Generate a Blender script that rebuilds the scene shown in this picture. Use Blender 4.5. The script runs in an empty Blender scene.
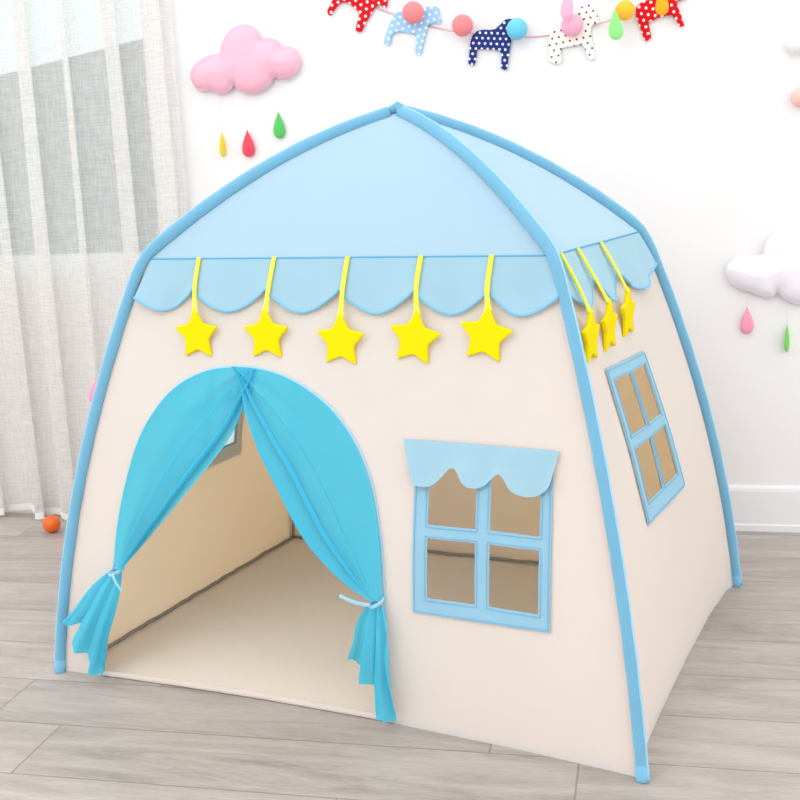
import bpy, bmesh, math, random
from mathutils import Vector, Matrix, noise, Euler
from mathutils.geometry import delaunay_2d_cdt

random.seed(7)
scene = bpy.context.scene
COL = scene.collection
PI = math.pi

# ------------------------------------------------------------------ camera
CAM = Vector((0.53485, -2.49584, 1.06083))
ROT = Euler((math.radians(78.649), math.radians(2.4787), math.radians(12.0889)), 'XYZ')
FPX = 1141.2
cam_d = bpy.data.cameras.new('camera')
cam_d.sensor_width = 36.0
cam_d.lens = FPX / 800.0 * 36.0
cam = bpy.data.objects.new('camera', cam_d)
COL.objects.link(cam)
cam.location = CAM
cam.rotation_euler = ROT
scene.camera = cam
cam_d.dof.use_dof = True
cam_d.dof.focus_distance = 2.35
cam_d.dof.aperture_fstop = 9.0
RM = ROT.to_matrix()
WALL_Y = 0.80


def on_y(u, v, y=WALL_Y):
    """point of the vertical plane y = const seen at photo pixel (u, v)"""
    d = RM @ Vector(((u - 400) / FPX, -(v - 400) / FPX, -1))
    return CAM + d * ((y - CAM.y) / d.y)


# ------------------------------------------------------------------ colour + materials
def lin(c):
    return tuple(((x / 255) / 12.92 if x / 255 <= 0.04045 else ((x / 255 + 0.055) / 1.055) ** 2.4) for x in c)


class NT:
    def __init__(self, name):
        self.m = bpy.data.materials.new(name)
        self.m.use_nodes = True
        self.t = self.m.node_tree
        self.t.nodes.clear()
        self.out = self.n('ShaderNodeOutputMaterial')

    def n(self, kind, **kw):
        nd = self.t.nodes.new(kind)
        for k, v in kw.items():
            if k.startswith('i_'):
                key = k[2:]
                key = int(key) if key.isdigit() else key.replace('_', ' ')
                nd.inputs[key].default_value = v
            else:
                setattr(nd, k, v)
        return nd

    def l(self, a, b):
        self.t.links.new(a, b)

    def math(self, op, a, b=None, c=None):
        nd = self.n('ShaderNodeMath', operation=op)
        for i, x in enumerate((a, b, c)):
            if x is None:
                continue
            if isinstance(x, (int, float)):
                nd.inputs[i].default_value = x
            else:
                self.l(x, nd.inputs[i])
        return nd.outputs[0]

    def mix(self, fac, a, b):
        nd = self.n('ShaderNodeMix', data_type='RGBA')
        for sock, x in ((nd.inputs[0], fac), (nd.inputs[6], a), (nd.inputs[7], b)):
            if isinstance(x, (int, float)):
                sock.default_value = x
            elif isinstance(x, tuple):
                sock.default_value = (*x, 1) if len(x) == 3 else x
            else:
                self.l(x, sock)
        return nd.outputs[2]


def cloth(name, rgb, transl=0.25, transp=0.0, weave=900.0, bump=0.15, wrinkle=0.0, rough=0.9, tone=0.04, transl_rgb=None):
    """woven fabric: diffuse + light passing through, fine weave bump"""
    k = NT(name)
    c = lin(rgb)
    tc = k.n('ShaderNodeTexCoord')
    nz = k.n('ShaderNodeTexNoise', i_Scale=9.0, i_Detail=4.0)
    k.l(tc.outputs['Object'], nz.inputs['Vector'])
    base = k.mix(nz.outputs[0], tuple(x * (1 - tone) for x in c), tuple(min(1, x * (1 + tone)) for x in c))
    wv = k.n('ShaderNodeTexNoise', i_Scale=weave, i_Detail=2.0)
    k.l(tc.outputs['Object'], wv.inputs['Vector'])
    h = wv.outputs[0]
    if wrinkle:
        w2 = k.n('ShaderNodeTexNoise', i_Scale=7.0, i_Detail=3.0, i_Distortion=0.6)
        k.l(tc.outputs['Object'], w2.inputs['Vector'])
        h = k.math('MULTIPLY_ADD', w2.outputs[0], wrinkle, h)
    bp = k.n('ShaderNodeBump', i_Strength=bump, i_Distance=0.002)
    k.l(h, bp.inputs['Height'])
    df = k.n('ShaderNodeBsdfDiffuse', i_Roughness=rough)
    k.l(base, df.inputs['Color'])
    k.l(bp.outputs[0], df.inputs['Normal'])
    s = df.outputs[0]
    if transl:
        tr = k.n('ShaderNodeBsdfTranslucent')
        if transl_rgb:
            tr.inputs['Color'].default_value = (*lin(transl_rgb), 1)
        else:
            k.l(base, tr.inputs['Color'])
        mx = k.n('ShaderNodeMixShader', i_0=transl)
        k.l(s, mx.inputs[1])
        k.l(tr.outputs[0], mx.inputs[2])
        s = mx.outputs[0]
    if transp:
        tp = k.n('ShaderNodeBsdfTransparent')
        mx = k.n('ShaderNodeMixShader', i_0=transp)
        k.l(s, mx.inputs[1])
        k.l(tp.outputs[0], mx.inputs[2])
        s = mx.outputs[0]
    k.l(s, k.out.inputs[0])
    return k.m


def plain(name, rgb, rough=0.5, bump=0.0, scale=60.0, spec=0.3, sheen=0.0):
    k = NT(name)
    b = k.n('ShaderNodeBsdfPrincipled')
    b.inputs['Base Color'].default_value = (*lin(rgb), 1)
    b.inputs['Roughness'].default_value = rough
    b.inputs['Specular IOR Level'].default_value = spec
    b.inputs['Sheen Weight'].default_value = sheen
    if bump:
        tc = k.n('ShaderNodeTexCoord')
        nz = k.n('ShaderNodeTexNoise', i_Scale=scale, i_Detail=4.0)
        k.l(tc.outputs['Object'], nz.inputs['Vector'])
        bp = k.n('ShaderNodeBump', i_Strength=bump, i_Distance=0.003)
        k.l(nz.outputs[0], bp.inputs['Height'])
        k.l(bp.outputs[0], b.inputs['Normal'])
    k.l(b.outputs[0], k.out.inputs[0])
    return k.m


def dotted(name, rgb, dot, cell, rad, ang):
    """felt with a staggered polka-dot print in the object's own x/z plane"""
    k = NT(name)
    tc = k.n('ShaderNodeTexCoord')
    mp = k.n('ShaderNodeMapping')
    mp.inputs['Rotation'].default_value = (0, ang, 0)
    k.l(tc.outputs['Object'], mp.inputs['Vector'])
    sx = k.n('ShaderNodeSeparateXYZ')
    k.l(mp.outputs[0], sx.inputs[0])
    x = k.math('DIVIDE', sx.outputs[0], cell)
    z = k.math('DIVIDE', sx.outputs[2], cell * 0.86)
    row = k.math('FLOOR', z)
    xo = k.math('ADD', x, k.math('MULTIPLY', row, 0.5))
    fx = k.math('SUBTRACT', k.math('FRACT', xo), 0.5)
    fz = k.math('MULTIPLY', k.math('SUBTRACT', k.math('FRACT', z), 0.5), 0.86)
    d = k.math('SQRT', k.math('ADD', k.math('MULTIPLY', fx, fx), k.math('MULTIPLY', fz, fz)))
    hit = k.math('LESS_THAN', d, rad)
    b = k.n('ShaderNodeBsdfPrincipled')
    b.inputs['Roughness'].default_value = 0.95
    b.inputs['Specular IOR Level'].default_value = 0.1
    k.l(k.mix(hit, lin(rgb), lin(dot)), b.inputs['Base Color'])
    k.l(b.outputs[0], k.out.inputs[0])
    return k.m


def floor_material():
    k = NT('grey oak plank flooring')
    tc = k.n('ShaderNodeTexCoord')
    sx = k.n('ShaderNodeSeparateXYZ')
    k.l(tc.outputs['Object'], sx.inputs[0])
    X, Y = sx.outputs[0], sx.outputs[1]
    W, L = 0.19, 1.03
    yy = k.math('DIVIDE', k.math('ADD', Y, 0.575), W)
    row = k.math('FLOOR', yy)
    fy = k.math('FRACT', yy)
    off = k.math('ADD', k.math('MULTIPLY_ADD', row, -0.165, 0.245),
                 k.math('MULTIPLY', k.math('MULTIPLY', row, k.math('ADD', row, 1.0)), 0.23))
    xx = k.math('DIVIDE', k.math('SUBTRACT', X, off), L)
    colid = k.math('FLOOR', xx)
    fx = k.math('FRACT', xx)
    # seams
    ey = k.math('MULTIPLY', k.math('MINIMUM', fy, k.math('SUBTRACT', 1.0, fy)), W)
    ex = k.math('MULTIPLY', k.math('MINIMUM', fx, k.math('SUBTRACT', 1.0, fx)), L)
    e = k.math('MINIMUM', ey, ex)
    seam = k.n('ShaderNodeMapRange')
    for i, v in ((1, 0.0), (2, 0.0026), (3, 0.0), (4, 1.0)):
        seam.inputs[i].default_value = v
    k.l(e, seam.inputs[0])
    cid = k.n('ShaderNodeCombineXYZ')
    k.l(row, cid.inputs[0])
    k.l(colid, cid.inputs[1])
    wn = k.n('ShaderNodeTexWhiteNoise', noise_dimensions='3D')
    k.l(cid.outputs[0], wn.inputs['Vector'])
    rnd = wn.outputs[0]
    # grain: coordinates stretched along the board, shifted per board
    gv = k.n('ShaderNodeCombineXYZ')
    k.l(k.math('ADD', k.math('MULTIPLY', X, 1.0), k.math('MULTIPLY', rnd, 31.0)), gv.inputs[0])
    k.l(k.math('ADD', k.math('MULTIPLY', Y, 7.0), k.math('MULTIPLY', rnd, 17.0)), gv.inputs[1])
    n1 = k.n('ShaderNodeTexNoise', i_Scale=1.9, i_Detail=8.0, i_Roughness=0.6, i_Distortion=1.9)
    k.l(gv.outputs[0], n1.inputs['Vector'])
    gv2 = k.n('ShaderNodeCombineXYZ')
    k.l(k.math('ADD', k.math('MULTIPLY', X, 12.0), k.math('MULTIPLY', rnd, 11.0)), gv2.inputs[0])
    k.l(k.math('MULTIPLY', Y, 170.0), gv2.inputs[1])
    n2 = k.n('ShaderNodeTexNoise', i_Scale=2.4, i_Detail=6.0, i_Roughness=0.7)
    k.l(gv2.outputs[0], n2.inputs['Vector'])
    ramp = k.n('ShaderNodeValToRGB')
    r = ramp.color_ramp
    r.elements[0].position = 0.30
    r.elements[0].color = (*lin((144, 135, 128)), 1)
    r.elements[1].position = 0.70
    r.elements[1].color = (*lin((202, 195, 190)), 1)
    md = r.elements.new(0.5)
    md.color = (*lin((178, 170, 164)), 1)
    mixv = k.math('ADD', k.math('MULTIPLY', n1.outputs[0], 0.54), k.math('MULTIPLY', n2.outputs[0], 0.46))
    mixv = k.math('ADD', mixv, k.math('MULTIPLY', k.math('SUBTRACT', rnd, 0.5), 0.10))
    k.l(mixv, ramp.inputs[0])
    col = k.mix(seam.outputs[0], lin((132, 122, 115)), ramp.outputs[0])
    b = k.n('ShaderNodeBsdfPrincipled')
    b.inputs['Roughness'].default_value = 0.42
    b.inputs['Specular IOR Level'].default_value = 0.35
    k.l(col, b.inputs['Base Color'])
    bp = k.n('ShaderNodeBump', i_Strength=0.25, i_Distance=0.0015)
    k.l(k.math('MULTIPLY', seam.outputs[0], k.math('ADD', 0.8, k.math('MULTIPLY', n2.outputs[0], 0.2))), bp.inputs['Height'])
    k.l(bp.outputs[0], b.inputs['Normal'])
    k.l(b.outputs[0], k.out.inputs[0])
    return k.m


def sheer_material():
    """loosely woven white linen: thread pattern in the weave lets light and view through"""
    k = NT('sheer white linen')
    tc = k.n('ShaderNodeTexCoord')
    out = []
    for sx_, sz_ in ((18.0, 420.0), (420.0, 18.0)):
        mp = k.n('ShaderNodeMapping')
        mp.inputs['Scale'].default_value = (sx_, 1.0, sz_)
        k.l(tc.outputs['Object'], mp.inputs['Vector'])
        nz = k.n('ShaderNodeTexNoise', i_Scale=1.0, i_Detail=3.0)
        k.l(mp.outputs[0], nz.inputs['Vector'])
        out.append(nz.outputs[0])
    w = k.math('ADD', out[0], out[1])
    fac = k.n('ShaderNodeMapRange')
    for i, v in ((1, 0.8), (2, 1.2), (3, 0.52), (4, 0.28)):
        fac.inputs[i].default_value = v
    k.l(w, fac.inputs[0])
    c = lin((242, 240, 238))
    df = k.n('ShaderNodeBsdfDiffuse')
    df.inputs['Color'].default_value = (*c, 1)
    tr = k.n('ShaderNodeBsdfTranslucent')
    tr.inputs['Color'].default_value = (*c, 1)
    m1 = k.n('ShaderNodeMixShader', i_0=0.4)
    k.l(df.outputs[0], m1.inputs[1])
    k.l(tr.outputs[0], m1.inputs[2])
    tp = k.n('ShaderNodeBsdfTransparent')
    m2 = k.n('ShaderNodeMixShader')
    k.l(fac.outputs[0], m2.inputs[0])
    k.l(m1.outputs[0], m2.inputs[1])
    k.l(tp.outputs[0], m2.inputs[2])
    k.l(m2.outputs[0], k.out.inputs[0])
    return k.m


M_CANVAS = cloth('cream cotton canvas', (243, 244, 245), transl=0.38, wrinkle=5.0, bump=0.35, tone=0.016, transl_rgb=(252, 208, 140))
M_GROUND = cloth('pale beige groundsheet', (226, 214, 202), transl=0.0, wrinkle=7.0, bump=0.4, tone=0.02)
M_ROOF = cloth('sky blue roof cloth', (186, 215, 232), transl=0.22, wrinkle=2.0, tone=0.012)
M_VAL = cloth('sky blue valance cloth', (172, 208, 224), transl=0.1, wrinkle=6.0, bump=0.3, tone=0.04)
M_FRAME = cloth('sky blue window cloth', (164, 208, 228), transl=0.1, wrinkle=8.0, bump=0.4, tone=0.04)
M_TRIM = cloth('mid blue bias tape', (136, 196, 226), transl=0.0)
M_SLEEVE = cloth('blue pole sleeve cloth', (126, 184, 212), transl=0.0, wrinkle=5.0, bump=0.4, tone=0.07)
M_PIPING = cloth('pale blue piping', (168, 212, 234), transl=0.0)
M_AQUA = cloth('aqua sheer polyester', (96, 213, 238), transl=0.36, transp=0.04, wrinkle=3.0, bump=0.2, tone=0.03)
M_YELLOW = plain('yellow felt', (240, 217, 16), rough=0.95, bump=0.3, scale=300, spec=0.05)
M_CORD = plain('lemon yellow cord', (240, 236, 80), rough=0.9, spec=0.05)
M_BIND = plain('dark grey seam binding', (150, 147, 148), rough=0.9, spec=0.1)
M_SEAM = plain('teal blue seam thread', (92, 170, 212), rough=0.9, spec=0.1)
M_WALL = plain('white wall paint', (238, 237, 238), rough=0.75, bump=0.05, scale=120, spec=0.15)
M_BASE = plain('white satin skirting', (236, 236, 240), rough=0.5, spec=0.3)
M_FLOOR = floor_material()
M_SHEER = sheer_material()
M_HEM = cloth('white linen hem', (250, 248, 246), transl=0.3, weave=500)
M_PVC = plain('white window plastic', (240, 242, 242), rough=0.35)
M_FACADE = plain('grey render', (122, 129, 127), rough=0.9)
M_ORANGE = plain('glossy orange plastic', (240, 106, 18), rough=0.25, spec=0.5)
M_STRING = plain('dusty pink twine', (224, 170, 176), rough=0.9, spec=0.1)
M_THREAD = plain('white nylon thread', (240, 238, 236), rough=0.6)


def felt(name, rgb):
    return plain(name, rgb, rough=0.95, bump=0.25, scale=260, spec=0.08, sheen=0.15)


# ------------------------------------------------------------------ mesh helpers
def link(name, verts, faces, mat, parent=None, smooth=True, loc=None, rot=None):
    me = bpy.data.meshes.new(name)
    me.from_pydata([tuple(v) for v in verts], [], faces)
    me.update()
    bm = bmesh.new()
    bm.from_mesh(me)
    bmesh.ops.remove_doubles(bm, verts=bm.verts, dist=1e-6)
    bmesh.ops.recalc_face_normals(bm, faces=bm.faces)
    for f in bm.faces:
        f.smooth = smooth
    bm.to_mesh(me)
    bm.free()
    me.materials.append(mat)
    o = bpy.data.objects.new(name, me)
    COL.objects.link(o)
    if parent is not None:
        o.parent = parent
    if loc is not None:
        o.location = loc
    if rot is not None:
        o.rotation_euler = rot
    return o


def tag(o, label, cat, group=None):
    o['label'] = label
    o['category'] = cat
    if group:
        o['group'] = group
    return o


def structure(o):
    o['kind'] = 'structure'
    return o


def grid(rows):
    """faces for equal-length rows of vertices"""
    n = len(rows[0])
    v = [p for r in rows for p in r]
    f = [(i * n + j, i * n + j + 1, (i + 1) * n + j + 1, (i + 1) * n + j)
         for i in range(len(rows) - 1) for j in range(n - 1)]
    return v, f


def merge(*parts):
    V, F = [], []
    for v, f in parts:
        b = len(V)
        V += list(v)
        F += [tuple(i + b for i in q) for q in f]
    return V, F


def tube(path, rad, seg=10, flat=1.0, up=None, cap=True):
    """tube along a list of points; flat < 1 squashes it along `up`"""
    pts = [Vector(p) for p in path]
    n = len(pts)
    rows = []
    prev = None
    for i, p in enumerate(pts):
        t = (pts[min(i + 1, n - 1)] - pts[max(i - 1, 0)]).normalized()
        if up is not None:
            a = Vector(up) - t * t.dot(Vector(up))
            a.normalize()
        else:
            if prev is None:
                ref = Vector((0, 0, 1)) if abs(t.z) < 0.8 else Vector((0, 1, 0))
                a = (ref - t * t.dot(ref)).normalized()
            else:
                a = (prev - t * t.dot(prev)).normalized()
            prev = a
        b = t.cross(a)
        r = rad[i] if isinstance(rad, (list, tuple)) else rad
        rows.append([p + a * (r * flat * math.cos(k / seg * 2 * PI)) + b * (r * math.sin(k / seg * 2 * PI)) for k in range(seg)])
    V = [q for r in rows for q in r]
    F = []
    for i in range(n - 1):
        for k in range(seg):
            F.append((i * seg + k, i * seg + (k + 1) % seg, (i + 1) * seg + (k + 1) % seg, (i + 1) * seg + k))
    if cap:
        F.append(tuple(range(seg)))
        F.append(tuple((n - 1) * seg + k for k in range(seg)))
    return V, F


def box(x0, x1, y0, y1, z0, z1):
    v = [(x, y, z) for x in (x0, x1) for y in (y0, y1) for z in (z0, z1)]
    f = [(0, 1, 3, 2), (4, 6, 7, 5), (0, 4, 5, 1), (2, 3, 7, 6), (0, 2, 6, 4), (1, 5, 7, 3)]
    return v, f


def inside(p, poly):
    x, y = p
    c = False
    n = len(poly)
    for i in range(n):
        x1, y1 = poly[i]
        x2, y2 = poly[i - 1]
        if (y1 > y) != (y2 > y) and x < (x2 - x1) * (y - y1) / (y2 - y1) + x1:
            c = not c
    return c


def resample(poly, step, closed=True):
    out = []
    n = len(poly)
    for i in range(n if closed else n - 1):
        a, b = Vector(poly[i]), Vector(poly[(i + 1) % n])
        k = max(1, int((b - a).length / step + 0.5))
        for j in range(k):
            out.append(tuple(a.lerp(b, j / k)))
    if not closed:
        out.append(tuple(poly[-1]))
    return out


def smooth_poly(poly, sub=6):
    """closed Catmull-Rom through 2D points"""
    n = len(poly)
    out = []
    for i in range(n):
        p0, p1, p2, p3 = (Vector(poly[(i + k) % n]) for k in (-1, 0, 1, 2))
        for j in range(sub):
            t = j / sub
            out.append(tuple(0.5 * (2 * p1 + (p2 - p0) * t + (2 * p0 - 5 * p1 + 4 * p2 - p3) * t * t + (3 * p1 - p0 - 3 * p2 + p3) * t ** 3)))
    return out


def spline(pts, n):
    """open Catmull-Rom through points, n samples evenly in arc length"""
    P = [Vector(p) for p in pts]
    P = [P[0] * 2 - P[1]] + P + [P[-1] * 2 - P[-2]]
    fine = []
    for i in range(1, len(P) - 2):
        p0, p1, p2, p3 = P[i - 1:i + 3]
        for j in range(24):
            t = j / 24
            fine.append(0.5 * (2 * p1 + (p2 - p0) * t + (2 * p0 - 5 * p1 + 4 * p2 - p3) * t * t + (3 * p1 - p0 - 3 * p2 + p3) * t ** 3))
    fine.append(P[-2])
    acc = [0.0]
    for a, b in zip(fine, fine[1:]):
        acc.append(acc[-1] + (b - a).length)
    out = []
    k = 0
    for i in range(n):
        s = acc[-1] * i / (n - 1)
        while k < len(acc) - 2 and acc[k + 1] < s:
            k += 1
        d = acc[k + 1] - acc[k]
        out.append(fine[k].lerp(fine[k + 1], (s - acc[k]) / d if d > 1e-12 else 0))
    return out


def fill(outer, holes, step):
    """triangulated flat region with holes and an interior lattice: (points2d, triangles)"""
    pts, edges = [], []
    for lp in [outer] + holes:
        b = len(pts)
        pts += [Vector(p) for p in lp]
        edges += [(b + i, b + (i + 1) % len(lp)) for i in range(len(lp))]
    loops = [outer] + holes
    xs = [p[0] for p in outer]
    ys = [p[1] for p in outer]
    y = min(ys) + step
    r = 0
    bpts = list(pts)
    while y < max(ys):
        x = min(xs) + step * (0.5 if r % 2 else 1)
        while x < max(xs):
            if inside((x, y), outer) and not any(inside((x, y), h) for h in holes):
                if all((q.x - x) ** 2 + (q.y - y) ** 2 > (0.45 * step) ** 2 for q in bpts):
                    pts.append(Vector((x, y)))
            x += step
        y += step * 0.87
        r += 1
    V, _, F, *_ = delaunay_2d_cdt(pts, edges, [], 0, 1e-7)
    keep = []
    for f in F:
        c = sum((V[i] for i in f), Vector((0, 0))) / len(f)
        if inside(c, outer) and not any(inside(c, h) for h in holes):
            keep.append(tuple(f))
    return V, keep


def seg_dist(p, loop):
    best = 1e9
    n = len(loop)
    for i in range(n):
        a, b = loop[i], loop[(i + 1) % n]
        dx, dy = b[0] - a[0], b[1] - a[1]
        L = dx * dx + dy * dy
        t = 0 if L == 0 else max(0, min(1, ((p[0] - a[0]) * dx + (p[1] - a[1]) * dy) / L))
        d = (p[0] - a[0] - t * dx) ** 2 + (p[1] - a[1] - t * dy) ** 2
        if d < best:
            best = d
    return math.sqrt(best)


def pillow(outline, thick, step, rim=0.004, reach=None, plane='xz'):
    """stuffed felt shape: two bulging faces that meet in a stitched rim; x/z outline, depth along y"""
    V2, F = fill(outline, [], step)
    d = [seg_dist(p, outline) for p in V2]
    mx = reach or max(d)
    hs = []
    for x in d:
        t = max(0.0, min(1.0, (x - rim) / (mx - rim)))
        hs.append(0.0012 + thick * math.sqrt(max(0.0, 1 - (1 - t) ** 2)))
    front = [(p.x, -h, p.y) for p, h in zip(V2, hs)]
    back = [(p.x, h * 0.6, p.y) for p, h in zip(V2, hs)]
    return front, back, F, V2


def slab(outline, depth, bevel=0.001):
    """felt cut-out with thickness: front and back faces plus rounded rim"""
    o = outline
    n = len(o)
    c = [Vector(p) for p in o]
    area = sum(o[i - 1][0] * o[i][1] - o[i][0] * o[i - 1][1] for i in range(n))
    sg = 1 if area > 0 else -1
    ins = []
    for i in range(n):
        t = (c[(i + 1) % n] - c[i - 1]).normalized()
        ins.append(c[i] + Vector((-t.y, t.x)) * bevel * sg)
    h = depth / 2
    rings = [[(p.x, -h, p.y) for p in ins], [(p.x, -h + bevel, p.y) for p in c], [(p.x, h - bevel, p.y) for p in c], [(p.x, h, p.y) for p in ins]]
    V = [q for r in rings for q in r]
    F = []
    for k in range(3):
        for i in range(n):
            F.append((k * n + i, k * n + (i + 1) % n, (k + 1) * n + (i + 1) % n, (k + 1) * n + i))
    V2, _, T, *_ = delaunay_2d_cdt(ins, [(i, (i + 1) % n) for i in range(n)], [], 0, 1e-9)
    loop = [tuple(p) for p in ins]
    b = len(V)
    V += [(p.x, -h, p.y) for p in V2] + [(p.x, h, p.y) for p in V2]
    m = len(V2)
    for f in T:
        ce = sum((V2[i] for i in f), Vector((0, 0))) / len(f)
        if inside(ce, loop):
            F.append(tuple(b + i for i in f))
            F.append(tuple(b + m + i for i in reversed(f)))
    return V, F


def ball_mesh(r, seg=32, rings=18):
    rows = []
    for i in range(rings + 1):
        a = PI * i / rings
        rows.append([(r * math.sin(a) * math.cos(2 * PI * k / seg), r * math.sin(a) * math.sin(2 * PI * k / seg), r * math.cos(a)) for k in range(seg + 1)])
    return grid(rows)


# ================================================================== THE ROOM
structure(link('floor', *box(-3.4, 3.2, -3.4, WALL_Y, -0.04, 0.0), M_FLOOR, smooth=False))

# back wall with the window opening behind the curtain
WX0, WX1, WZ0, WZ1 = -2.5, -0.925, 0.815, 2.25
wv = merge(box(-3.4, WX0, WALL_Y, WALL_Y + 0.16, -0.04, 2.6), box(WX1, 3.2, WALL_Y, WALL_Y + 0.16, -0.04, 2.6),
           box(WX0, WX1, WALL_Y, WALL_Y + 0.16, -0.04, WZ0), box(WX0, WX1, WALL_Y, WALL_Y + 0.16, WZ1, 2.6))
structure(link('wall_back', *wv, M_WALL, smooth=False))

# skirting: profile with a rounded top, swept along the wall
prof = [(0, 0), (-0.014, 0), (-0.014, 0.018), (-0.011, 0.022), (-0.011, 0.118), (-0.009, 0.127), (-0.005, 0.132), (0, 0.134)]
sk_rows = [[(x, WALL_Y + a, z) for a, z in prof] for x in (-0.82, 0.0, 1.0, 2.0, 3.2)]
structure(link('baseboard_back', *grid(sk_rows), M_BASE, smooth=False))

# window: frame, mullion, pane
wy0, wy1 = WALL_Y + 0.05, WALL_Y + 0.11
fr = merge(box(WX0, WX0 + 0.03, wy0, wy1, WZ0, WZ1), box(WX1 - 0.03, WX1, wy0, wy1, WZ0, WZ1),
           box(WX0 + 0.03, WX1 - 0.03, wy0, wy1, WZ0, WZ0 + 0.03), box(WX0 + 0.03, WX1 - 0.03, wy0, wy1, WZ1 - 0.03, WZ1))
win = structure(link('window_1', *fr, M_PVC, smooth=False))
link('mullion', *box(-1.77, -1.71, wy0, wy1, WZ0 + 0.03, WZ1 - 0.03), M_PVC, win, smooth=False)
kg = NT('clear window glass')
gl = kg.n('ShaderNodeBsdfGlossy', i_Roughness=0.02)
tp = kg.n('ShaderNodeBsdfTransparent')
tp.inputs['Color'].default_value = (0.80, 0.86, 0.87, 1)
mg = kg.n('ShaderNodeMixShader', i_0=0.06)
kg.l(tp.outputs[0], mg.inputs[1])
kg.l(gl.outputs[0], mg.inputs[2])
kg.l(mg.outputs[0], kg.out.inputs[0])
link('pane', *box(WX0 + 0.03, WX1 - 0.03, wy0 + 0.028, wy0 + 0.034, WZ0 + 0.03, WZ1 - 0.03), kg.m, win, smooth=False)

# the grey building outside, its roof line rising to the right
roofl = [(-9.0, 0.82), (-1.2, 2.07), (-1.2, -3.0), (-9.0, -3.0)]
bv = [(x, y, z) for y in (4.0, 7.0) for x, z in roofl]
bf = [(0, 1, 2, 3), (4, 7, 6, 5), (0, 4, 5, 1), (1, 5, 6, 2), (2, 6, 7, 3), (3, 7, 4, 0)]
structure(link('exterior_building', bv, bf, M_FACADE, smooth=False))

# curtain track along the top of the wall
structure(link('trim_1', *box(-3.2, -0.74, 0.70, WALL_Y, 2.53, 2.6), M_PVC, smooth=False))

# ------------------------------------------------------------------ sheer curtain
CUR_Z1 = 2.53


PLEATS = [-3.15, -3.0, -2.86, -2.71, -2.58, -2.43, -2.30, -2.15, -2.03, -1.89, -1.77, -1.645, -1.485, -1.345, -1.225, -1.09, -0.93, -0.80]


def cur_pt(k, q, h):
    """pleat k, phase q in 0..1 (0.5 = the fold that doubles back), h = 0 at the hem .. 1 at the track"""
    a_, b_ = PLEATS[k], PLEATS[k + 1]
    P = b_ - a_
    d = 1 - h
    s = a_ + P * q
    amp = (0.44 + 0.09 * math.sin(k * 2.1)) * (0.75 + 0.25 * d)
    x = s - amp * P * math.sin(2 * PI * q) * -1.0
    y = 0.742 + 0.024 * math.cos(2 * PI * q + 0.5) + 0.006 * math.sin(k * 1.7 + h * 3)
    x += 0.012 * math.sin(k * 1.3 + 2.6 * h) * d
    left = x < -1.42 and d > 0
    if x < -1.418:
        y += 0.016 * d
    return x, min(y, 0.786)


def cur_bottom(x):
    if x < -1.418:
        return 0.024 + 0.012 * math.sin((x + 1.418) * 9)
    return 0.008 + 0.004 * math.sin(x * 50)


NQ, NZ = 26, 44
cols = [(k, i / NQ) for k in range(len(PLEATS) - 1) for i in range(NQ)]
rows = []
for j in range(NZ + 1):
    h = j / NZ
    row = []
    for k, q in cols:
        zb = cur_bottom(cur_pt(k, q, 0)[0])
        x, y = cur_pt(k, q, h)
        row.append((x, y, zb + (CUR_Z1 - zb) * h))
    rows.append(row)
cur = link('sheer_curtain', *grid(rows), M_SHEER)
tag(cur, 'long sheer white linen curtain hanging over the window at left', 'curtain')
hr = []
for dz in (-0.001, 0.010, 0.022):
    row = []
    for k, q in cols:
        zb = cur_bottom(cur_pt(k, q, 0)[0])
        x, y = cur_pt(k, q, dz / CUR_Z1)
        row.append((x, y - 0.002, zb + dz))
    hr.append(row)
link('hem', *grid(hr), M_HEM, cur)

# ------------------------------------------------------------------ orange play ball
bl = link('play_ball', *ball_mesh(0.0275), M_ORANGE, loc=(-1.291, 0.612, 0.0275))
tag(bl, 'small shiny orange plastic ball on the floor by the curtain', 'ball')

# ================================================================== THE TENT
tent = bpy.data.objects.new('play_tent', None)
COL.objects.link(tent)
tent.rotation_euler = (0, 0, math.radians(-13.0))
tag(tent, 'blue and cream house-shaped play tent standing on the grey wood floor', 'play tent')
TM = Matrix.Rotation(math.radians(-13.0), 4, 'Z')

BW, BD, EW, ED, EH, PH = 1.30, 0.9969, 0.9055, 0.6659, 0.900, 1.186
BX, BY, BR = 0.0294, 0.0257, 0.039
TUCK = 0.0045    # the canvas lies this far inside the pole line


def clamp01(t):
    return max(0.0, min(1.0, t))


def hx(z):
    t = clamp01(z / EH)
    return BW / 2 * (1 - t) + EW / 2 * t + BX * 4 * t * (1 - t) - TUCK


def hy(z):
    t = clamp01(z / EH)
    return BD / 2 * (1 - t) + ED / 2 * t + BY * 4 * t * (1 - t) - TUCK


def rz(t):
    return EH + (PH - EH) * t + BR * 4 * t * (1 - t)


def wob(a, b, s=1.0):
    return s * (noise.noise(Vector((a * 5.0, b * 5.0, 3.1))) * 0.004 + noise.noise(Vector((a * 13, b * 13, 9.4))) * 0.0012)


def front_pt(x, z, off=0.0):
    e = clamp01(1 - (x / hx(z)) ** 2)
    low = (1 - clamp01(z / 0.5)) ** 2
    y = -hy(z) + 0.034 * e * low + wob(x, z) * e
    return Vector((x, y - off, z))


def back_pt(x, z, off=0.0):
    e = clamp01(1 - (x / hx(z)) ** 2)
    return Vector((x, hy(z) - wob(x + 4, z) * e + off, z))


def side_pt(y, z, off=0.0, s=1):
    e = clamp01(1 - (y / hy(z)) ** 2)
    low = (1 - clamp01(z / 0.5)) ** 2
    return Vector((s * (hx(z) - 0.022 * e ** 0.4 * low + wob(y + 2 * s, z) * e + off), y, z))


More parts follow.
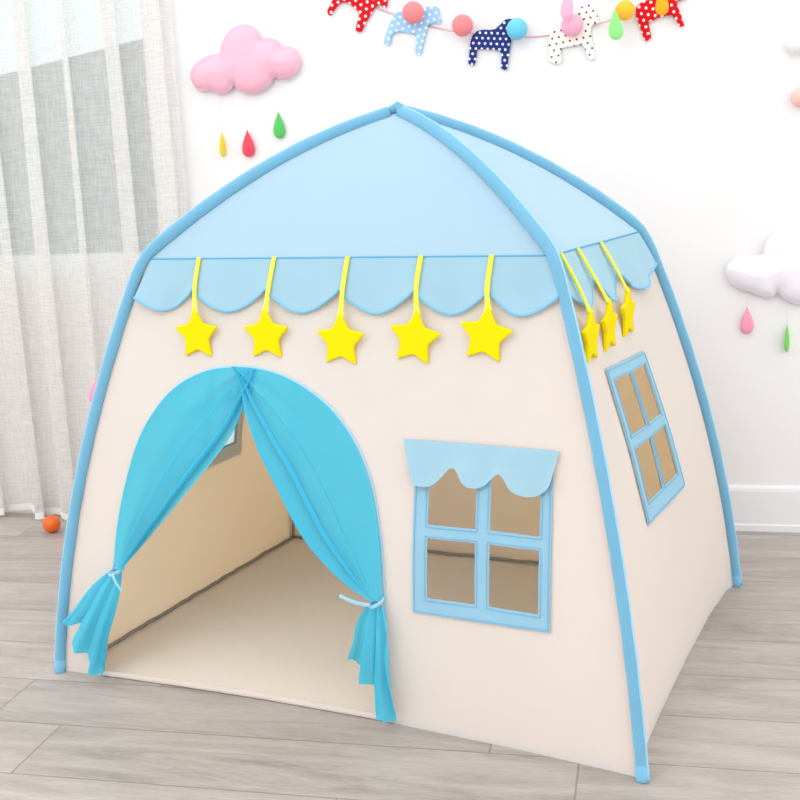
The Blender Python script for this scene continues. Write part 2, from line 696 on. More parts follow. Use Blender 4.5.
def panel_outline(half, step=0.025, lift=0.0):
    zs = [i * EH / 36 for i in range(37)]
    lo = [(x, lift * (1 - (x / half(0)) ** 2)) for x in [half(0) * (-1 + 2 * i / 52) for i in range(53)]]
    rt = [(half(z), z) for z in zs[1:]]
    tp_ = [(half(EH) * (1 - 2 * i / 40), EH) for i in range(1, 41)]
    lf = [(-half(z), z) for z in reversed(zs[1:-1])]
    return lo + rt + tp_ + lf


# door arch in front-wall coordinates (x, z), left foot over the top to the right foot
ARCH = [(-0.545, 0.004), (-0.526, 0.089), (-0.501, 0.25), (-0.476, 0.398), (-0.435, 0.527), (-0.388, 0.602), (-0.337, 0.647),
        (-0.270, 0.676), (-0.195, 0.686), (-0.125, 0.680), (-0.051, 0.657), (0.019, 0.615), (0.077, 0.553), (0.115, 0.478),
        (0.137, 0.373), (0.146, 0.259), (0.150, 0.10), (0.151, 0.004)]
arch = [tuple(p) for p in spline(ARCH, 90)]
KNOT_L, KNOT_R = (-0.478, 0.249), (0.139, 0.256)

# window openings
FW_OUT = [(0.206, 0.240), (0.479, 0.238), (0.476, 0.545), (0.206, 0.545)]
FW_PANES = [[(0.236, 0.271), (0.333, 0.271), (0.332, 0.386), (0.236, 0.386)], [(0.361, 0.271), (0.456, 0.268), (0.455, 0.384), (0.360, 0.386)],
            [(0.236, 0.411), (0.332, 0.411), (0.332, 0.528), (0.236, 0.528)], [(0.360, 0.411), (0.455, 0.409), (0.454, 0.528), (0.360, 0.528)]]


def quad(tl, tr, br, bl_):
    tl, tr, br, bl_ = map(Vector, (tl, tr, br, bl_))
    return lambda a, b: tuple((tl.lerp(tr, a)).lerp(bl_.lerp(br, a), b))


RQ = quad((-0.243, 0.680), (0.050, 0.668), (0.117, 0.360), (-0.212, 0.371))
UV_PANES = [((0.10, 0.47), (0.085, 0.435)), ((0.53, 0.90), (0.085, 0.435)), ((0.10, 0.47), (0.525, 0.875)), ((0.53, 0.90), (0.525, 0.875))]
RW_OUT = [RQ(0, 1), RQ(1, 1), RQ(1, 0), RQ(0, 0)]
RW_PANES = [[RQ(a0, b1), RQ(a1, b1), RQ(a1, b0), RQ(a0, b0)] for (a0, a1), (b0, b1) in UV_PANES]
LQ = quad((-0.13, 0.655), (0.185, 0.655), (0.194, 0.336), (-0.15, 0.336))
LW_OUT = [LQ(0, 1), LQ(1, 1), LQ(1, 0), LQ(0, 0)]
LW_PANES = [[LQ(a0, b1), LQ(a1, b1), LQ(a1, b0), LQ(a0, b0)] for (a0, a1), (b0, b1) in UV_PANES]


def grow(poly, d):
    c = sum((Vector(p) for p in poly), Vector((0, 0))) / len(poly)
    out = []
    for p in poly:
        v = Vector(p) - c
        out.append(tuple(c + Vector((v.x + d * math.copysign(1, v.x), v.y + d * math.copysign(1, v.y)))))
    return out


def canvas_panel(outline, holes, fn):
    holes = [resample(h, 0.02) for h in holes]
    V, F = fill(outline, holes, 0.027)
    return link('canvas_panel', [fn(p.x, p.y) for p in V], F, M_CANVAS, tent)


# front: the outline dips round the doorway so that the door is open to the ground
fo = panel_outline(hx, lift=0.0)
fo = [p for p in fo if not (p[1] == 0.0 and arch[0][0] - 0.004 < p[0] < arch[-1][0] + 0.004)]
k = max(i for i, p in enumerate(fo[:60]) if p[1] == 0.0 and p[0] < arch[0][0])
fo = fo[:k + 1] + [(arch[0][0], 0.0)] + arch + [(arch[-1][0], 0.0)] + fo[k + 1:]
canvas_panel(fo, [grow(p, 0.006) for p in FW_PANES], front_pt)
canvas_panel(panel_outline(hy), [grow(p, 0.005) for p in RW_PANES], lambda y, z: side_pt(y, z, 0, 1))
canvas_panel(panel_outline(hy), [grow(p, 0.005) for p in LW_PANES], lambda y, z: side_pt(y, z, 0, -1))
canvas_panel(panel_outline(hx), [], back_pt)

# groundsheet: the tent's sewn-in floor with a turned hem at the doorway
gs = []
for j in range(33):
    row = []
    for i in range(53):
        u, v = -1 + 2 * i / 52, -1 + 2 * j / 32
        x = u * (hx(0) - 0.022)
        fy = front_pt(x, 0.0).y + 0.003
        by = hy(0) - 0.006
        y = fy + (by - fy) * (v + 1) / 2
        zz = 0.007 + max(0, 0.004 * noise.noise(Vector((x * 6, y * 6, 1))) + 0.003 * noise.noise(Vector((x * 15, y * 15, 4)))) * (1 - v ** 8)
        row.append((x, y, zz))
    gs.append(row)
link('groundsheet', *grid(gs), M_GROUND, tent)
hemp = [front_pt(arch[0][0] + (arch[-1][0] - arch[0][0]) * i / 40, 0.0, 0.002) + Vector((0, 0, 0.0075)) for i in range(41)]
link('door_sill', *tube(hemp, 0.0065, 8, flat=0.5, up=(0, 1, 0)), M_CANVAS, tent)

# dark seam binding inside
def bind(pts, r=0.0042):
    link('seam_binding', *tube(pts, r, 8), M_BIND, tent)


N = 40
bind([(-hx(0) + 0.030 + wob(i, 3) * 0.4, -0.46 + 0.925 * i / N, 0.014 + 0.006 * abs(noise.noise(Vector((i * 0.35, 0, 2))))) for i in range(N + 1)])
bind([(hx(0) - 0.035, -0.44 + 0.905 * i / N, 0.014) for i in range(N + 1)])
bind([(-hx(0) + 0.030 + (2 * hx(0) - 0.065) * i / N, hy(0) - 0.030, 0.014 + 0.006 * abs(noise.noise(Vector((i * 0.35, 5, 2))))) for i in range(N + 1)])
for s in (-1, 1):
    bind([(s * (hx(EH * i / 30) - 0.026), hy(EH * i / 30) - 0.024, 0.014 + (EH - 0.02) * i / 30) for i in range(31)], 0.004)

# roof panels
def roof_panel(axis, sgn):
    rows_ = []
    for j in range(23):
        t = j / 22 * 0.985
        row = []
        for i in range(25):
            u = -1 + 2 * i / 24
            sag = 0.010 * (1 - u * u) * math.sin(PI * min(1, t * 1.02))
            if axis == 'x':
                row.append((u * (EW / 2 - TUCK) * (1 - t), sgn * (ED / 2 - TUCK) * (1 - t), rz(t) - sag))
            else:
                row.append((sgn * (EW / 2 - TUCK) * (1 - t), u * (ED / 2 - TUCK) * (1 - t), rz(t) - sag))
        rows_.append(row)
    return link('roof_panel', *grid(rows_), M_ROOF, tent)


for ax in 'xy':
    for sg in (-1, 1):
        roof_panel(ax, sg)

# pole sleeves up each corner and over the roof ridges
for sx_ in (-1, 1):
    for sy_ in (-1, 1):
        path = []
        for i in range(41):
            z = 0.004 + (EH - 0.004) * i / 40
            path.append(Vector((sx_ * (hx(z) + TUCK), sy_ * (hy(z) + TUCK), z)))
        for i in range(1, 31):
            t = i / 30 * 0.975
            path.append(Vector((sx_ * EW / 2 * (1 - t), sy_ * ED / 2 * (1 - t), rz(t))))
        path = spline(path, 110)
        for _ in range(5):
            path = [path[0]] + [path[i] * 0.5 + (path[i - 1] + path[i + 1]) * 0.25 for i in range(1, len(path) - 1)] + [path[-1]]
        out = Vector((sx_, sy_ * 0.9, 0)).normalized()
        rad = []
        for i, p in enumerate(path):
            q = 0.0112 + 0.0010 * noise.noise(Vector((i * 0.3, sx_ * 3, sy_ * 5)))
            if p.z > EH + 0.02:
                q += 0.0016
            rad.append(q)
        path = [p + Vector((sx_, sy_, 0.5 if p.z > EH else 0)) * 0.003 for p in path]
        sl = link('pole_sleeve', *tube(path, rad, 14), M_SLEEVE, tent)
        pip = []
        for i in range(len(path)):
            t = (path[min(i + 1, len(path) - 1)] - path[max(i - 1, 0)]).normalized()
            o_ = out + Vector((0, 0, clamp01((path[i].z - EH) / 0.05) * 1.2))
            # piping lies on the sleeve's edge that faces along the side wall
            o_ = Vector((sx_ * 1.0, sy_ * 0.35, o_.z))
            o_ = (o_ - t * t.dot(o_)).normalized()
            pip.append(path[i] + o_ * (rad[i] + 0.0005))
        link('piping', *tube(pip, 0.0022, 6), M_PIPING, sl)
        # stitched cap at the foot of the sleeve
        link('sleeve_foot', *tube([Vector((sx_ * (hx(z) + TUCK + 0.003), sy_ * (hy(z) + TUCK + 0.003), z)) for z in (0.001, 0.014, 0.030)], [0.0120, 0.0125, 0.0118], 14), M_TRIM, sl)

# knot of blue tape where the four sleeves cross
bpk = merge(tube([(-0.022, -0.010, PH - 0.002), (0.0, 0.0, PH + 0.012), (0.026, 0.010, PH - 0.002)], [0.009, 0.011, 0.009], 10),
            tube([(-0.018, 0.014, PH - 0.003), (0.0, 0.0, PH + 0.010), (0.020, -0.012, PH - 0.003)], [0.008, 0.010, 0.008], 10))
link('peak_cap', *bpk, M_SLEEVE, tent)

# ---- scalloped valances
def scallop_profile(cusps, lo, end0, end1, zc):
    """list of (x, z) along the wavy lower edge"""
    out = []
    for k_ in range(len(cusps) - 1):
        a, b = cusps[k_], cusps[k_ + 1]
        n_ = 26
        for i in range(n_ + (1 if k_ == len(cusps) - 2 else 0)):
            t = i / n_
            za = end0 if k_ == 0 else zc
            zb = end1 if k_ == len(cusps) - 2 else zc
            base = za * (1 - t) + zb * t
            s_ = math.sin(PI * t)
            out.append((a + (b - a) * t, base - (base - lo[k_]) * (0.6 * s_ ** 0.7 + 0.4 * s_ ** 1.5)))
    return out


def valance(prof_, fn, half, flare=0.010, curl=0.0):
    nrow = 9
    rows_ = []
    for j in range(nrow + 1):
        v = j / nrow
        row = []
        for x, zb in prof_:
            z = EH + (zb - EH) * v
            h_ = half(EH)
            xx = x * (1 + (half(z) / half(zb) - 1))
            off = 0.003 + flare * v + 0.004 * v * math.sin(x * 40) + 0.004 * v * noise.noise(Vector((x * 18, z * 14, 2.0)))
            row.append(fn(xx, z, off))
        rows_.append(row)
    val = link('valance', *grid(rows_), M_VAL, tent)
    link('valance_trim', *tube([Vector(p) for p in rows_[-1]], 0.0028, 6), M_TRIM, val)
    seam = [fn(-half(EH) + 2 * half(EH) * i / 40, EH, 0.003) for i in range(41)]
    link('eave_seam', *tube(seam, 0.0017, 6), M_SEAM, val)
    return val


FC = [-0.462, -0.316, -0.139, 0.029, 0.189, 0.338, 0.470]
valance(scallop_profile(FC, [0.796] * 6, 0.822, 0.830, 0.841), front_pt, hx)
SC = [-0.335, -0.165, -0.005, 0.333]
valance(scallop_profile(SC, [0.795, 0.790, 0.788], 0.83, 0.826, 0.842), lambda y, z, o_: side_pt(y, z, o_, 1), hy)
valance(scallop_profile(SC, [0.79] * 3, 0.83, 0.83, 0.842), lambda y, z, o_: side_pt(y, z, o_, -1), hy)
valance(scallop_profile(FC, [0.796] * 6, 0.83, 0.83, 0.841), back_pt, hx)

# ---- windows sewn on the walls
def cloth_window(outer, panes, fn, name='window_frame'):
    V, F = fill(resample(outer, 0.015), [resample(p, 0.015) for p in panes], 0.016)
    w = link(name, [fn(p.x, p.y, 0.0050 + 0.0007 * noise.noise(Vector((p.x * 30, p.y * 30, 7)))) for p in V], F, M_FRAME, tent, smooth=False)
    sol = w.modifiers.new('thickness', 'SOLIDIFY')
    sol.thickness = 0.0016
    loops = [grow(outer, -0.004)] + [grow(q_, 0.004) for q_ in panes]
    st = []
    for lp in loops:
        pts = resample(lp, 0.02)
        pts.append(pts[0])
        st.append(tube([fn(x, z, 0.0062) for x, z in pts], 0.0008, 5, cap=False))
    link('stitching', *merge(*st), M_TRIM, w)
    return w


fwf = cloth_window(FW_OUT, FW_PANES, front_pt)
cloth_window(RW_OUT, RW_PANES, lambda y, z, o_: side_pt(y, z, o_, 1))
cloth_window(LW_OUT, LW_PANES, lambda y, z, o_: side_pt(y, z, o_, -1))

# scalloped flap over the front window
top_l, top_r = Vector((0.181, 0.566)), Vector((0.487, 0.563))
edge = [(0.206, 0.487), (0.213, 0.4845), (0.233, 0.484), (0.250, 0.489), (0.266, 0.504), (0.277, 0.517), (0.286, 0.521), (0.295, 0.516), (0.306, 0.500),
        (0.318, 0.491), (0.334, 0.489), (0.350, 0.494), (0.364, 0.507), (0.372, 0.515), (0.379, 0.517), (0.387, 0.511), (0.400, 0.494), (0.414, 0.485), (0.431, 0.481),
        (0.449, 0.483), (0.464, 0.492), (0.474, 0.504)]
edge = [tuple(p) for p in spline(edge, 70)]
fl_rows = []
for j in range(11):
    v = j / 10
    row = []
    for i, (x, z) in enumerate(edge):
        a = i / (len(edge) - 1)
        tpnt = top_l.lerp(top_r, a)
        p = tpnt.lerp(Vector((x, z)), v)
        row.append(front_pt(p.x, p.y, 0.0085 + 0.011 * v ** 1.5 + 0.003 * v * math.sin(a * 19) + 0.002 * noise.noise(Vector((p.x * 25, p.y * 20, 5)))))
    fl_rows.append(row)
flp = link('window_flap', *grid(fl_rows), M_VAL, fwf)

# ---- door trim and curtains
link('door_trim', *tube([front_pt(x, z, 0.003) for x, z in arch], 0.0028, 8), M_PIPING, tent)


def lerp_path(P, t):
    f = t * (len(P) - 1)
    i = min(int(f), len(P) - 2)
    return P[i].lerp(P[i + 1], f - i)


def door_curtain(outer, inner, knot, hem, ph, nfold, seed, k0, k1):
    """gathered sheer: outer edge sewn to the arch, inner edge sweeping to the tie, tail flaring below"""
    A = spline(outer, 60)
    B = spline(inner, 60)
    nu, nv = 64, 60
    rows_ = []
    for j in range(nv):
        s = j / (nv - 1)
        a, b = A[j], B[j]
        w = (b - a).length
        row = []
        for i in range(nu):
            u = i / (nu - 1)
            # pleats towards the free edge double the cloth back on itself
            pl = 0.075 * clamp01((u - 0.45) / 0.2) * clamp01((1.0 - u) / 0.04)
            p = a.lerp(b, u + pl * math.sin(2 * PI * (u - 0.5) / 0.25 + ph))
            g = u ** 1.6                                   # folds gather along the free edge
            sag = 0.018 * math.sin(PI * u) * math.sin(PI * s)
            fold = 0.013 * math.sin(PI * clamp01((1 - s) * 6) / 2) * g * math.sin(nfold * 2 * PI * u ** 2.2 + ph)
            fold *= min(1.0, 0.25 + w / 0.12)
            off = 0.006 + 0.016 * clamp01(s * 3) * u + fold - 0.25 * sag * (1 - u) + 0.010 * s * s
            off += 0.003 * noise.noise(Vector((p.x * 16, p.y * 16, seed))) * math.sin(PI * u)
            row.append(front_pt(p.x, p.y, max(off, 0.003)))
        rows_.append(row)
    drape = link('door_curtain', *grid(rows_), M_AQUA, tent)
    # tail below the tie
    H = [Vector(h) for h in hem]
    nu2, nv2 = 66, 34
    rows_ = []
    for j in range(nv2):
        s = j / (nv2 - 1)
        row = []
        for i in range(nu2):
            u = i / (nu2 - 1)
            h = lerp_path(H, u)
            kx = Vector(k0).lerp(Vector(k1), u)
            p = kx.lerp(h, s)
            # outward belly just below the tie
            p.x += (u - 0.5) * 0.030 * math.sin(PI * min(1, s * 1.4)) * (1 - s)
            off = 0.022 + 0.020 * math.sin(PI * s * 0.6) + (0.010 * s + 0.003) * math.sin(u * 2 * PI * 3.0 + ph) + 0.004 * s * math.sin(u * 2 * PI * 7 + 1)
            row.append(front_pt(p.x, max(p.y, 0.012), max(off, 0.004)))
        rows_.append(row)
    tail = link('curtain_tail', *grid(rows_), M_AQUA, drape)
    return drape


la = [p for p in ARCH if p[0] <= -0.19 and p[1] > 0.26][::-1] + [KNOT_L + ()]
la = [(-0.195, 0.686), (-0.270, 0.676), (-0.337, 0.647), (-0.388, 0.602), (-0.435, 0.527), (-0.468, 0.42), (-0.486, 0.32), (-0.486, 0.262)]
li = [(-0.150, 0.684), (-0.155, 0.655), (-0.172, 0.610), (-0.200, 0.545), (-0.252, 0.480), (-0.351, 0.371), (-0.441, 0.276), (-0.464, 0.250)]
hemL = [(-0.603, 0.136), (-0.590, 0.127), (-0.576, 0.128), (-0.585, 0.088), (-0.570, 0.070), (-0.557, 0.059), (-0.545, 0.038), (-0.531, 0.022), (-0.521, 0.022), (-0.516, 0.045)]
dl = door_curtain(la, li, KNOT_L, hemL, 0.4, 3.0, 1.0, (-0.486, 0.256), (-0.464, 0.250))
ra = [(-0.215, 0.687), (-0.125, 0.680), (-0.051, 0.657), (0.019, 0.615), (0.077, 0.553), (0.115, 0.478), (0.139, 0.373), (0.148, 0.262)]
ri = [(-0.205, 0.686), (-0.184, 0.655), (-0.160, 0.602), (-0.118, 0.530), (-0.070, 0.460), (-0.004, 0.365), (0.082, 0.291), (0.132, 0.260)]
hemR = [(0.088, 0.150), (0.086, 0.136), (0.111, 0.126), (0.110, 0.104), (0.136, 0.096), (0.139, 0.050), (0.142, 0.034), (0.155, 0.028), (0.172, 0.022), (0.178, 0.065), (0.174, 0.12)]
dr = door_curtain(ra, ri, KNOT_R, hemR, 2.0, 3.2, 5.0, (0.129, 0.258), (0.149, 0.258))


def tie(center, path, parent, w=0.012):
    c = Vector(center)
    ring = []
    for i in range(25):
        a = 2 * PI * i / 24
        ring.append(front_pt(c.x + w * math.cos(a), c.y + 0.004 * math.cos(a + 0.6), 0.024 + 0.020 * math.sin(a)))
    rib = tube(ring, 0.0036, 8, flat=0.45, up=(0, 1, 0.1), cap=False)
    P = [front_pt(x, z, o_) for x, z, o_ in path]
    link('tie_ribbon', *merge(rib, tube(spline(P, 16), 0.0040, 8, flat=0.3, up=(0.1, 1, 0))), M_PIPING, parent)


tie((-0.476, 0.252), [(-0.470, 0.256, 0.046), (-0.460, 0.240, 0.050), (-0.447, 0.218, 0.044)], dl)
tie((0.139, 0.258), [(0.137, 0.259, 0.046), (0.105, 0.264, 0.052), (0.071, 0.270, 0.046)], dr)

# ------------------------------------------------------------------ hanging stars
def star_outline(R, r, ang=0.0):
    pts = []
    for i in range(10):
        a = PI / 2 + PI * i / 5 + ang
        q = R if i % 2 == 0 else r
        pts.append((q * math.cos(a), q * math.sin(a)))
    # rounded tips
    out = []
    n = 10
    for i in range(n):
        p, a, b = Vector(pts[i]), Vector(pts[i - 1]), Vector(pts[(i + 1) % n])
        f = 0.10 if i % 2 == 0 else 0.16
        q0, q1 = p.lerp(a, f), p.lerp(b, f)
        for t in (0, 0.33, 0.67, 1):
            out.append(tuple(q0 * (1 - t) ** 2 + p * 2 * t * (1 - t) + q1 * t * t))
    return out


def frame_of(fn, a, z):
    """local axes of the cloth at (a, z): tangent across, tangent up, outward normal"""
    e = 0.02
    p = fn(a, z, 0.0)
    ta = (fn(a + e, z, 0) - fn(a - e, z, 0)).normalized()
    tz = (fn(a, z + e, 0) - fn(a, z - e, 0)).normalized()
    nrm = (fn(a, z, 0.01) - p).normalized()
    return ta, tz, nrm


def hang_star(fn, a_top, a_c, z_c, ang, off, label, group, R=0.055):
    ta, tz, nrm = frame_of(fn, a_c, z_c)
    pos = fn(a_c, z_c, off)
    if ta.cross(tz).dot(nrm) > 0:
        yv = -nrm
    else:
        yv = -nrm
    # local x across (so that x, y = into the cloth, z up is right-handed)
    zv = (tz - nrm * tz.dot(nrm)).normalized()
    xv = yv.cross(zv).normalized()
    mat = Matrix((xv, yv, zv)).transposed().to_4x4()
    mat.translation = pos
    V, F = slab(star_outline(R, R * 0.53, ang), 0.009, 0.0022)
    o = link('hanging_star', V, F, M_YELLOW, smooth=False)
    o.matrix_world = TM @ mat
    inv = mat.inverted()
    tip = Vector((-math.sin(ang) * R * 0.80, 0, math.cos(ang) * R * 0.80))
    top = inv @ fn(a_top, EH + 0.002, 0.008)
    mid = inv @ fn(a_top * 0.7 + a_c * 0.3, 0.845, 0.021)
    path = spline([top, mid, tip], 20)
    link('cord', *tube(path, [0.0052] * 17 + [0.0062, 0.0075, 0.0085], 8, flat=0.55, up=(0, 1, 0)), M_CORD, o)
    tag(o, label, 'star', group)
    return o


GRP = 'yellow felt stars hanging from the tent valance'
for a0, a1, zc, an, lab in (
        (-0.311, -0.296, 0.7480, 0.02, 'yellow felt star on a cord, leftmost of the five along the tent front'),
        (-0.129, -0.129, 0.7510, 0.0, 'yellow felt star on a cord, second from left along the tent front'),
        (0.038, 0.041, 0.7440, -0.03, 'yellow felt star on a cord, middle of the five along the tent front'),
        (0.193, 0.197, 0.7520, -0.14, 'tilted yellow felt star on a cord, second from right along the tent front'),
        (0.336, 0.338, 0.7600, -0.14, 'tilted yellow felt star on a cord, rightmost of the five along the tent front')):
    hang_star(front_pt, a0, a1, zc, an, 0.015, lab, GRP)
sfn = lambda y, z, o_: side_pt(y, z, o_, 1)
for a0, a1, zc, lab in (
        (-0.300, -0.312, 0.750, 'yellow felt star on the tent side, nearest to the front corner pole'),
        (-0.185, -0.180, 0.752, 'yellow felt star on the tent side, middle of its three'),
        (-0.025, -0.028, 0.757, 'yellow felt star on the tent side, farthest back of its three')):
    hang_star(sfn, a0, a1, zc, 0.0, 0.016, lab, 'yellow felt stars hanging from the tent side')

# ================================================================== WALL DECORATION
def px_outline(pts, ox, oy, sc, y):
    """outline traced in a crop of the photograph -> centre + x/z outline on the plane y"""
    P = [on_y(ox + a / sc, oy + b / sc, y) for a, b in pts]
    c = sum(P, Vector()) / len(P)
    return c, [(p.x - c.x, p.z - c.z) for p in P]


def cloud(pts, ox, oy, sc, rgb, label, thick, name='cloud_cushion'):
    y = WALL_Y - 0.020
    c, o2 = px_outline(pts, ox, oy, sc, y)
    o2 = resample(smooth_poly(o2, 3), 0.005)
    f, b, F, _ = pillow(o2, thick, 0.0052, rim=0.006)
    V = f + [(x, min(yy, 0.018), z) for x, yy, z in b]
    n = len(f)
    FF = list(F) + [tuple(i + n for i in reversed(q)) for q in F]
    # stitch the rim
    m = len(o2)
    FF += [(i, (i + 1) % m, (i + 1) % m + n, i + n) for i in range(m)]
    o = link(name, V, FF, felt('%s felt' % label.split()[0], rgb), loc=c)
    tag(o, label, 'cloud')
    return o, c, o2


PINK = [(65, 410), (75, 365), (105, 325), (150, 292), (205, 275), (245, 270), (255, 225), (275, 170), (310, 125), (350, 100), (395, 88), (440, 100),
        (475, 130), (500, 182), (540, 174), (580, 180), (610, 200), (630, 230), (665, 225), (705, 240), (730, 270), (742, 310), (735, 350), (712, 390),
        (670, 420), (620, 425), (582, 415), (565, 440), (545, 465), (510, 495), (460, 515), (405, 512), (360, 490), (332, 462), (315, 490), (275, 512),
        (235, 515), (195, 495), (150, 500), (110, 490), (80, 455)]
pc, pcc, pco = cloud(PINK, 180, 10, 6.154, (246, 187, 206), 'pink padded felt cloud on the white wall above the tent', 0.030)
WHITE = [(90, 480), (110, 410), (160, 360), (230, 335), (310, 338), (400, 335), (420, 250), (470, 180), (550, 130), (640, 115), (716, 122), (790, 150),
         (860, 210), (890, 285), (960, 290), (1020, 340), (1040, 420), (1010, 500), (950, 560), (900, 600), (850, 700), (780, 745), (716, 752), (640, 735),
         (570, 700), (526, 648), (490, 680), (430, 692), (360, 680), (300, 645), (250, 640), (200, 620), (130, 570)]
wc, wcc, wco = cloud(WHITE, 715, 215, 8.42, (244, 240, 250), 'white padded felt cloud on the wall right of the tent', 0.032)


def drop_mesh(w, h, flat):
    """pointed teardrop: lathe with a sharp top, squashed in depth"""
    rows_ = []
    for i in range(25):
        t = i / 24
        an = PI * t
        r = 0.5 * w / 0.80 * math.sin(an) * math.sin(an / 2) ** 1.6
        z = h * 0.5 * math.cos(an)
        rows_.append([(r * math.cos(2 * PI * k_ / 24), r * flat * math.sin(2 * PI * k_ / 24), z) for k_ in range(25)])
    return grid(rows_)


def raindrop(u, v0, v1, wpx, rgb, label, yaw=0.0, roll=0.0, thread_to=None, y=WALL_Y - 0.012, real_w=None, group='felt raindrops hanging from the clouds'):
    a, b = on_y(u, v0, y), on_y(u, v1, y)
    sc = (on_y(u + 1, v0, y) - on_y(u, v0, y)).length
    w = real_w or wpx * sc
    c = (a + b) / 2
    o = link('raindrop', *drop_mesh(w, (a - b).length, 0.5 if not real_w else 0.30), felt('felt drop %d %d %d' % rgb, rgb), loc=c, rot=(0, roll, yaw))
    tag(o, label, 'raindrop', group)
    if thread_to:
        R = Euler((0, roll, yaw)).to_matrix().inverted()
        h = (a - b).length / 2
        link('thread', *tube([Vector((0, 0, h - 0.002)), R @ Vector((0, 0, thread_to - c.z))], 0.0006, 5), M_THREAD, o)
    return o


raindrop(222.5, 130, 157, 14, (240, 214, 70), 'yellow felt raindrop seen edge-on below the pink cloud', yaw=1.36, thread_to=on_y(222, 92, 0.774).z, real_w=0.040)
raindrop(248, 129, 157, 14.5, (240, 82, 98), 'red felt raindrop hanging below the pink cloud', thread_to=on_y(248, 92, 0.774).z)
raindrop(279, 111, 138.5, 13, (92, 196, 100), 'green felt raindrop hanging below the pink cloud', yaw=0.3, thread_to=on_y(279, 80, 0.774).z)
raindrop(747, 306, 334, 15, (244, 158, 186), 'pink felt raindrop hanging below the white cloud', thread_to=on_y(747, 290, 0.774).z)
raindrop(787, 322, 352, 15, (120, 206, 90), 'green felt raindrop seen edge-on below the white cloud', yaw=1.25, thread_to=on_y(787, 298, 0.774).z, real_w=0.042)
raindrop(97.5, 378, 405, 21, (244, 160, 186), 'pink felt raindrop peeking out behind the tent pole at left', y=0.690, group='felt raindrops hanging by the curtain', thread_to=2.53)
GT = 'felt raindrops hanging over the garland'
raindrop(567.5, -16, 20, 14.5, (248, 178, 204), 'pink felt raindrop over the pink ball of the garland', roll=0.10, thread_to=1.64, y=0.715, group=GT)
raindrop(615.5, 8, 40, 17, (146, 232, 136), 'light green felt raindrop over the yellow ball of the garland', roll=-0.08, thread_to=1.64, y=0.715, group=GT)
raindrop(662, -14, 15.5, 15.5, (250, 172, 36), 'orange felt raindrop over the red horse at right', thread_to=1.64, y=0.735, group=GT)

# ---- garland string
gpx = [(318, -22, 3), (345, -6, 3), (377, 8, 3), (396, 15, 3), (413, 21, 3), (428, 26, 3), (442, 29, 6), (452, 31, 38), (462, 31, 42), (471, 33, 14), (476, 34, 2), (490, 36, 2), (527, 37, 3),
       (551, 35, 3), (572, 31, 3), (590, 26, 3), (611, 20, 30), (625, 12, 42), (640, 6, 3), (665, -8, 3), (690, -26, 3)]
gp = spline([on_y(u, v, WALL_Y - d / 1000) for u, v, d in gpx], 120)
tag(link('garland_string', *tube(gp, 0.0016, 6), M_STRING), 'thin pink twine of the garland strung across the wall', 'string')

# ---- dotted felt horses
H_RED_L = [(45, 70), (70, 20), (85, -30), (110, -70), (160, -90), (230, -95), (290, -110), (330, -160), (380, -190), (440, -150), (430, -80), (420, -20), (410, 45),
           (385, 40), (365, 25), (330, 60), (300, 110), (275, 150), (255, 195), (220, 185), (235, 120), (240, 75), (205, 45), (175, 20), (135, 15), (95, 50), (65, 97)]
H_BLUE = [(395, 265), (405, 215), (430, 150), (455, 95), (480, 75), (520, 75), (560, 85), (610, 80), (640, 55), (665, 42), (725, 42), (735, 90), (745, 130),
          (735, 145), (705, 140), (670, 155), (655, 190), (640, 250), (628, 300), (620, 335), (590, 330), (592, 270), (598, 220), (560, 205), (500, 195), (460, 200),
          (440, 225), (432, 270), (415, 278)]
H_NAVY = [(165, 565), (172, 480), (180, 390), (195, 330), (230, 285), (290, 265), (380, 265), (430, 235), (470, 195), (500, 172), (545, 168), (600, 170), (650, 200),
          (665, 250), (640, 290), (590, 290), (555, 300), (545, 350), (535, 420), (520, 510), (505, 615), (455, 605), (458, 540), (445, 455), (340, 440), (245, 440),
          (238, 490), (215, 578)]
H_CREAM = [(80, 490), (72, 420), (70, 340), (85, 270), (120, 235), (160, 215), (250, 240), (320, 230), (345, 170), (305, 110), (310, 80), (370, 30), (420, 30),
           (440, 80), (475, 170), (455, 190), (420, 200), (405, 260), (420, 340), (430, 420), (440, 470), (390, 475), (370, 420), (340, 360), (260, 370), (180, 385),
           (165, 430), (175, 495), (130, 510)]
H_RED_R = [(360, 325), (330, 250), (310, 190), (290, 140), (285, 90), (300, 50), (340, 15), (400, -5), (480, -20), (560, -40), (600, -90), (660, -110), (700, -60),
           (690, -10), (620, 10), (625, 60), (645, 110), (670, 190), (675, 200), (640, 215), (620, 180), (595, 150), (570, 120), (520, 130), (470, 140), (420, 165),
           (390, 180), (400, 250), (408, 305)]
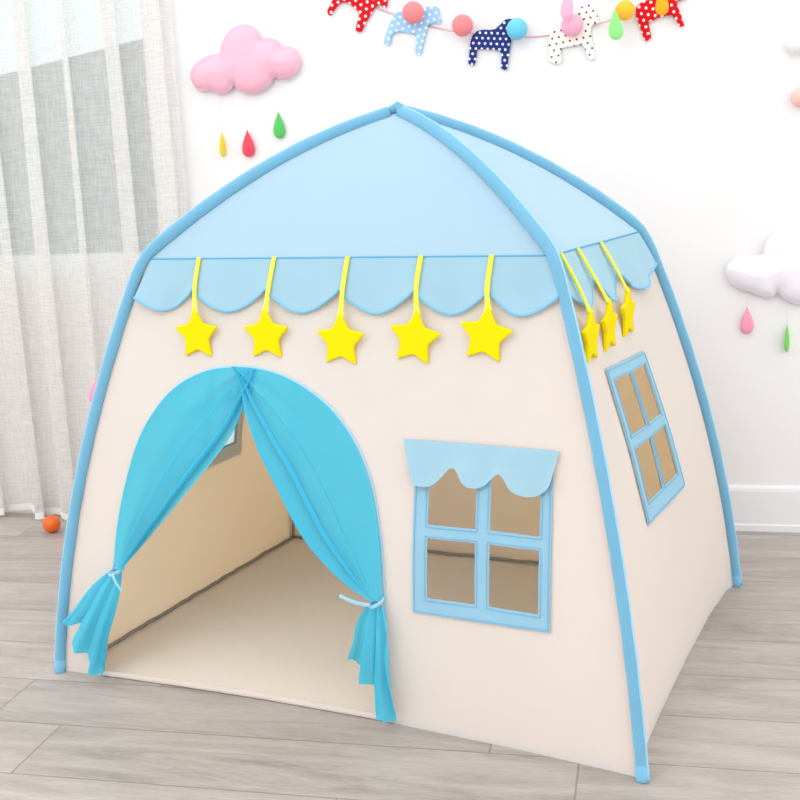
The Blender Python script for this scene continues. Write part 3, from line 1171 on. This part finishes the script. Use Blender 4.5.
for pts, ox, oy, sc, rgb, dot, ang, cell, rad, lab in (
        (H_RED_L, 320, 0, 6.154, (214, 26, 34), (255, 240, 240), 0.35, 0.0195, 0.20, 'red felt horse with white dots at the garland\'s left end'),
        (H_BLUE, 320, 0, 6.154, (158, 202, 238), (250, 252, 255), 0.2, 0.0185, 0.19, 'light blue felt horse with white dots on the garland'),
        (H_NAVY, 450, 0, 8.89, (44, 58, 124), (250, 250, 255), -0.1, 0.0165, 0.20, 'navy blue felt horse with white dots on the garland'),
        (H_CREAM, 540, 0, 8.0, (250, 246, 236), (52, 40, 36), 0.15, 0.0185, 0.155, 'cream felt horse with black dots on the garland'),
        (H_RED_R, 600, 0, 8.0, (214, 26, 34), (255, 240, 240), -0.2, 0.0185, 0.20, 'red felt horse with white dots at the garland\'s right end')):
    y = WALL_Y - 0.0085
    c, o2 = px_outline(pts, ox, oy, sc, y)
    o2 = resample(smooth_poly(o2, 3), 0.0035)
    V, F = slab(o2, 0.006, 0.0012)
    h = link('felt_horse', V, F, dotted('dotted felt ' + lab.split()[0] + lab.split()[-2], rgb, dot, cell, rad, ang), smooth=False, loc=c)
    tag(h, lab, 'horse', 'dotted felt horses on the garland')

# ---- felt balls
for u, v, r, rgb, lab, g in (
        (413, 12.5, 10.5, (242, 138, 142), 'coral felt ball in front of the light blue horse', 'felt balls on the garland'),
        (462.5, 25.5, 10.5, (242, 138, 142), 'coral felt ball between the light blue and navy horses', 'felt balls on the garland'),
        (517, 29, 10.5, (112, 202, 232), 'sky blue felt ball in front of the navy horse', 'felt balls on the garland'),
        (572, 25.5, 11, (248, 176, 200), 'pink felt ball in front of the cream horse', 'felt balls on the garland'),
        (625, 10.5, 10, (252, 190, 62), 'yellow felt ball between the cream and right red horses', 'felt balls on the garland'),
        (797, 43, 12, (238, 236, 234), 'off-white felt ball on the wall at the picture\'s right edge', 'pale felt balls on the wall'),
        (801, 97, 10.5, (248, 200, 190), 'pale peach felt ball below the off-white one at right', 'pale felt balls on the wall')):
    y = WALL_Y - 0.042
    p = on_y(u, v, y)
    R_ = r * (on_y(u + 1, v, y) - p).length
    if g.startswith('pale'):
        p = on_y(u, v, WALL_Y - R_)
    o = link('felt_ball', *ball_mesh(R_), felt('felt ball %d %d %d' % rgb, rgb), loc=p)
    tag(o, lab, 'ball', g)

# ================================================================== LIGHT
world = bpy.data.worlds.new('bright daylight')
world.use_nodes = True
bg = world.node_tree.nodes['Background']
bg.inputs[0].default_value = (1.0, 0.995, 0.985, 1)
bg.inputs[1].default_value = 1.38
scene.world = world


def area(name, loc, target, size, power, color=(1, 1, 1)):
    d = bpy.data.lights.new(name, 'AREA')
    d.shape = 'DISK'
    d.size = size
    d.energy = power
    d.color = color
    o = bpy.data.objects.new(name, d)
    COL.objects.link(o)
    o.location = loc
    o.rotation_euler = (Vector(target) - Vector(loc)).to_track_quat('-Z', 'Y').to_euler()
    return o


area('studio_softbox', (-0.9, -3.3, 3.0), (0.2, 0.3, 0.6), 2.0, 24)

vs = scene.view_settings
vs.view_transform = 'Standard'
vs.look = 'None'
vs.gamma = 1.0
vs.use_curve_mapping = False
vs.exposure = 0.14
scene.cycles.max_bounces = 10
scene.cycles.transparent_max_bounces = 16
